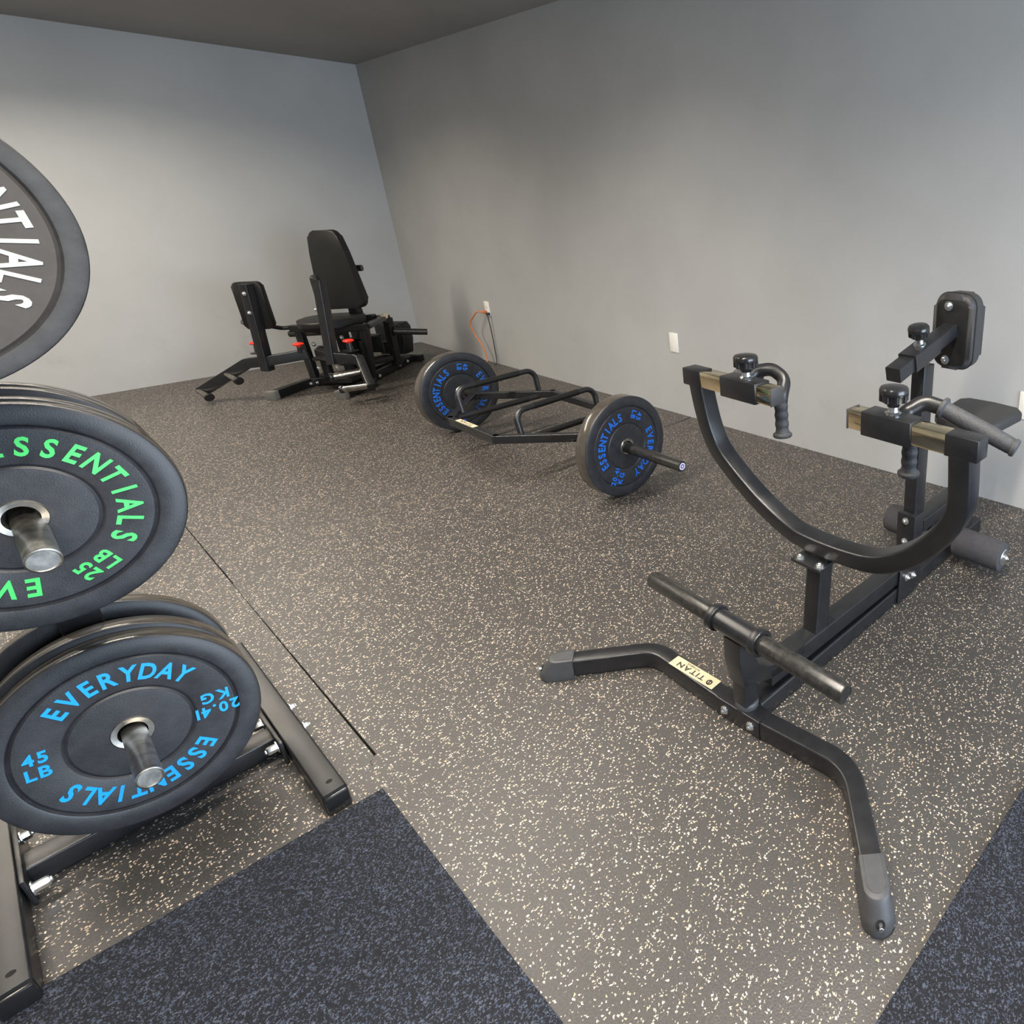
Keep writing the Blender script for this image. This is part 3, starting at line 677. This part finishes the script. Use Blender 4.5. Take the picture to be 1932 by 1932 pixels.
# seat and backrest
seat_poly = []
for i in range(36):
    a = 2*pi*i/36; x = -.36+.215*cos(a); y = .01+.185*(abs(sin(a))**.8)*(1 if sin(a) >= 0 else -1)*(1.0 if cos(a) < .2 else 1-.25*cos(a)); seat_poly.append((x, y))
pad('seat', seat_poly, .048, A(0, 0, .440), A.U, A.V, thm, .016)
def bp_poly():
    pts = []; wt, wb, h = .105, .165, .53; r = .05
    cs = [(-wb, 0), (wb, 0), (wt+.018, h*.72), (wt-.01, h), (-wt+.01, h), (-wt-.018, h*.72)]
    f_ = [V3(x, y, 0) for x, y in cs]
    # rounded outline
    out = []
    k = len(f_)
    for i in range(k):
        a, p, b = f_[i-1], f_[i], f_[(i+1) % k]; rad = (.055, .055, .2, .05, .05, .2)[i]
        seg = fillet([a, p, b], rad, 6)[1:-1]; out += [(s.x, s.y) for s in seg]
    return out
tilt = (UZ*.985-A.U*.02+A.V*(-.05)).normalized(); Xv = (A.V-tilt*A.V.dot(tilt)).normalized()
br = pad('backrest', bp_poly(), .055, A(-.515, .045, .530), Xv, tilt, thm, .016)
P().box(A(-.545, .05, .50), (.035, .06, .22), AX, bev=.003).build('backrest_bracket', M_steel_dark, br)
abeam('backrest_post', (-.57, .06, .43), (-.575, .02, .85), .05, .04, A.U, M_steel_dark)
P().cyl(A(-.565, .115, .80), A(-.575, .165, .80), .022, 10).build('backrest_knob', M_plastic, br)
abeam('support_rod', (-.60, .00, .435), (-.60, .09, .47), .02, .02, UZ, M_zinc)
# hand grips beside the seat
g1 = P().tube(fillet([A(-.36, -.24, .42), A(-.30, -.30, .425), A(-.12, -.36, .50)], .04, 5), .014).build('hand_rail', M_steel_dark, thm)
P().tube([A(-.24, -.32, .449), A(-.10, -.367, .506)], .018).build('foam_grip', M_foam, g1)
# left swing arm
def arm_set(pin, cross, bend, end, pbot, ptop, pegs, knob_at, padc, padside, pref):
    a_ = P().sweep(fillet([A(*pin), A(*cross), A(*bend), A(*end)], .05, 5), rr(.045, .065, .004), UZ).build('swing_arm', M_steel, thm)
    P().sweep([A(*pbot), A(*ptop)], rr(.050, .060, .005), A.U).build('thigh_post', M_steel, a_)
    for p0, p1 in pegs:
        d_ = (A(*p1)-A(*p0)).normalized()
        pg = P().cyl(A(*p0), A(*p1), .021, 24).build('ankle_peg', M_apeg, a_)
        P().lathe(A(*p1)-d_*.004, d_, [(0, 0), (.025, 0), (.026, .003), (.026, .016), (.023, .019), (0, .019)], 28).build('peg_cap', M_plastic, pg)
    kb = A(*knob_at); P().lathe(kb, UZ, [(0, -.06), (.042, -.06), (.042, -.054), (.018, -.050), (.014, -.008), (0, -.008)], 24).build('pull_pin', M_plastic, a_)
    P().lathe(kb, UZ, [(0, -.012), (.013, -.012), (.015, -.002), (.030, .002), (.033, .008), (.024, .016), (0, .018)], 24).build('red_knob', M_red, a_)
    return a_
aL = arm_set((-.12, -.03, .285), (0, -.195, .268), (.0, -.325, .255), (.055, -.640, .075), (.0, -.207, .205), (-.012, -.180, .760),
        [((.03, -.455, .185), (.085, -.345, .160)), ((.055, -.655, .087), (.115, -.545, .058))], (-.055, -.285, .368), None, 1, 'left')
pl = P().prism(rr(.150, .30, .025, 5), .050, A(-.080, -.222, .618), (A.V*.94-A.U*.34), (UZ*.995+A.V*-.02), bev=.014, seg=4)
tpl = pl.build('thigh_pad', M_vinyl, aL, 60)
for z_ in (.705, .585): bolt(aL, A(.020, -.180-(.705-z_)*.05, z_), A.U, .009, .006)
aR = arm_set((-.12, .06, .29), (-.05, .2, .282), (-.085, .35, .262), (.07, .50, .108), (-.045, .2, .235), (-.12, .2, .770),
        [((-.02, .405, .196), (.10, .29, .190)), ((.065, .480, .118), (.12, .35, .112))], (-.09, .305, .375), None, -1, 'right')
pr_ = P().box(A(-.150, .150, .66), (.14, .045, .27), (A.U*.80+A.V*.60, A.V*.80-A.U*.60, UZ), bev=.014, seg=4); pr_.build('thigh_pad', M_vinyl, aR, 60)
P().cyl(A(-.165, .10, .575), A(-.115, .13, .575), .013, 16).build('bolt', M_zinc, aR)
P().cyl(A(-.09, -.036, .300), A(-.09, -.036, .345), .012, 16).build('pull_pin', M_plastic, thm)
P().lathe(A(-.09, -.036, .352), UZ, [(0, -.012), (.012, -.012), (.014, -.002), (.028, .002), (.031, .009), (.022, .016), (0, .018)], 20).build('red_knob', M_red, thm)
P().cyl(A(-.20, .0, .325), A(-.19, .14, .335), .008, 12).build('linkage_rod', M_zinc, thm)
for p in ((-.22, -.04, .33), (-.24, -.07, .16), (-.25, .05, .16), (-.30, .10, .36), (-.42, .16, .33), (-.24, .0, .24)): bolt(thm, A(*p), A.U, .010, .006)
q = P(); q.cyl(A(-.26, -.03, .06), A(-.26, -.03, .30), .03, 20); q.lathe(A(-.26, -.03, .10), UZ, [(0, 0), (.055, 0), (.055, .012), (0, .012)], 24); q.lathe(A(-.26, -.03, .22), UZ, [(0, 0), (.065, 0), (.065, .012), (0, .012)], 24); q.build('pivot_column', M_steel_dark, thm)
q = P(); q.cyl(A(-.27, .12, .06), A(-.27, .12, .28), .028, 20); q.lathe(A(-.27, .12, .18), UZ, [(0, 0), (.055, 0), (.055, .012), (0, .012)], 24); q.build('pivot_column', M_steel_dark, thm)
abeam('pivot_base', (-.385, .04, .07), (-.22, .04, .07), .22, .03)
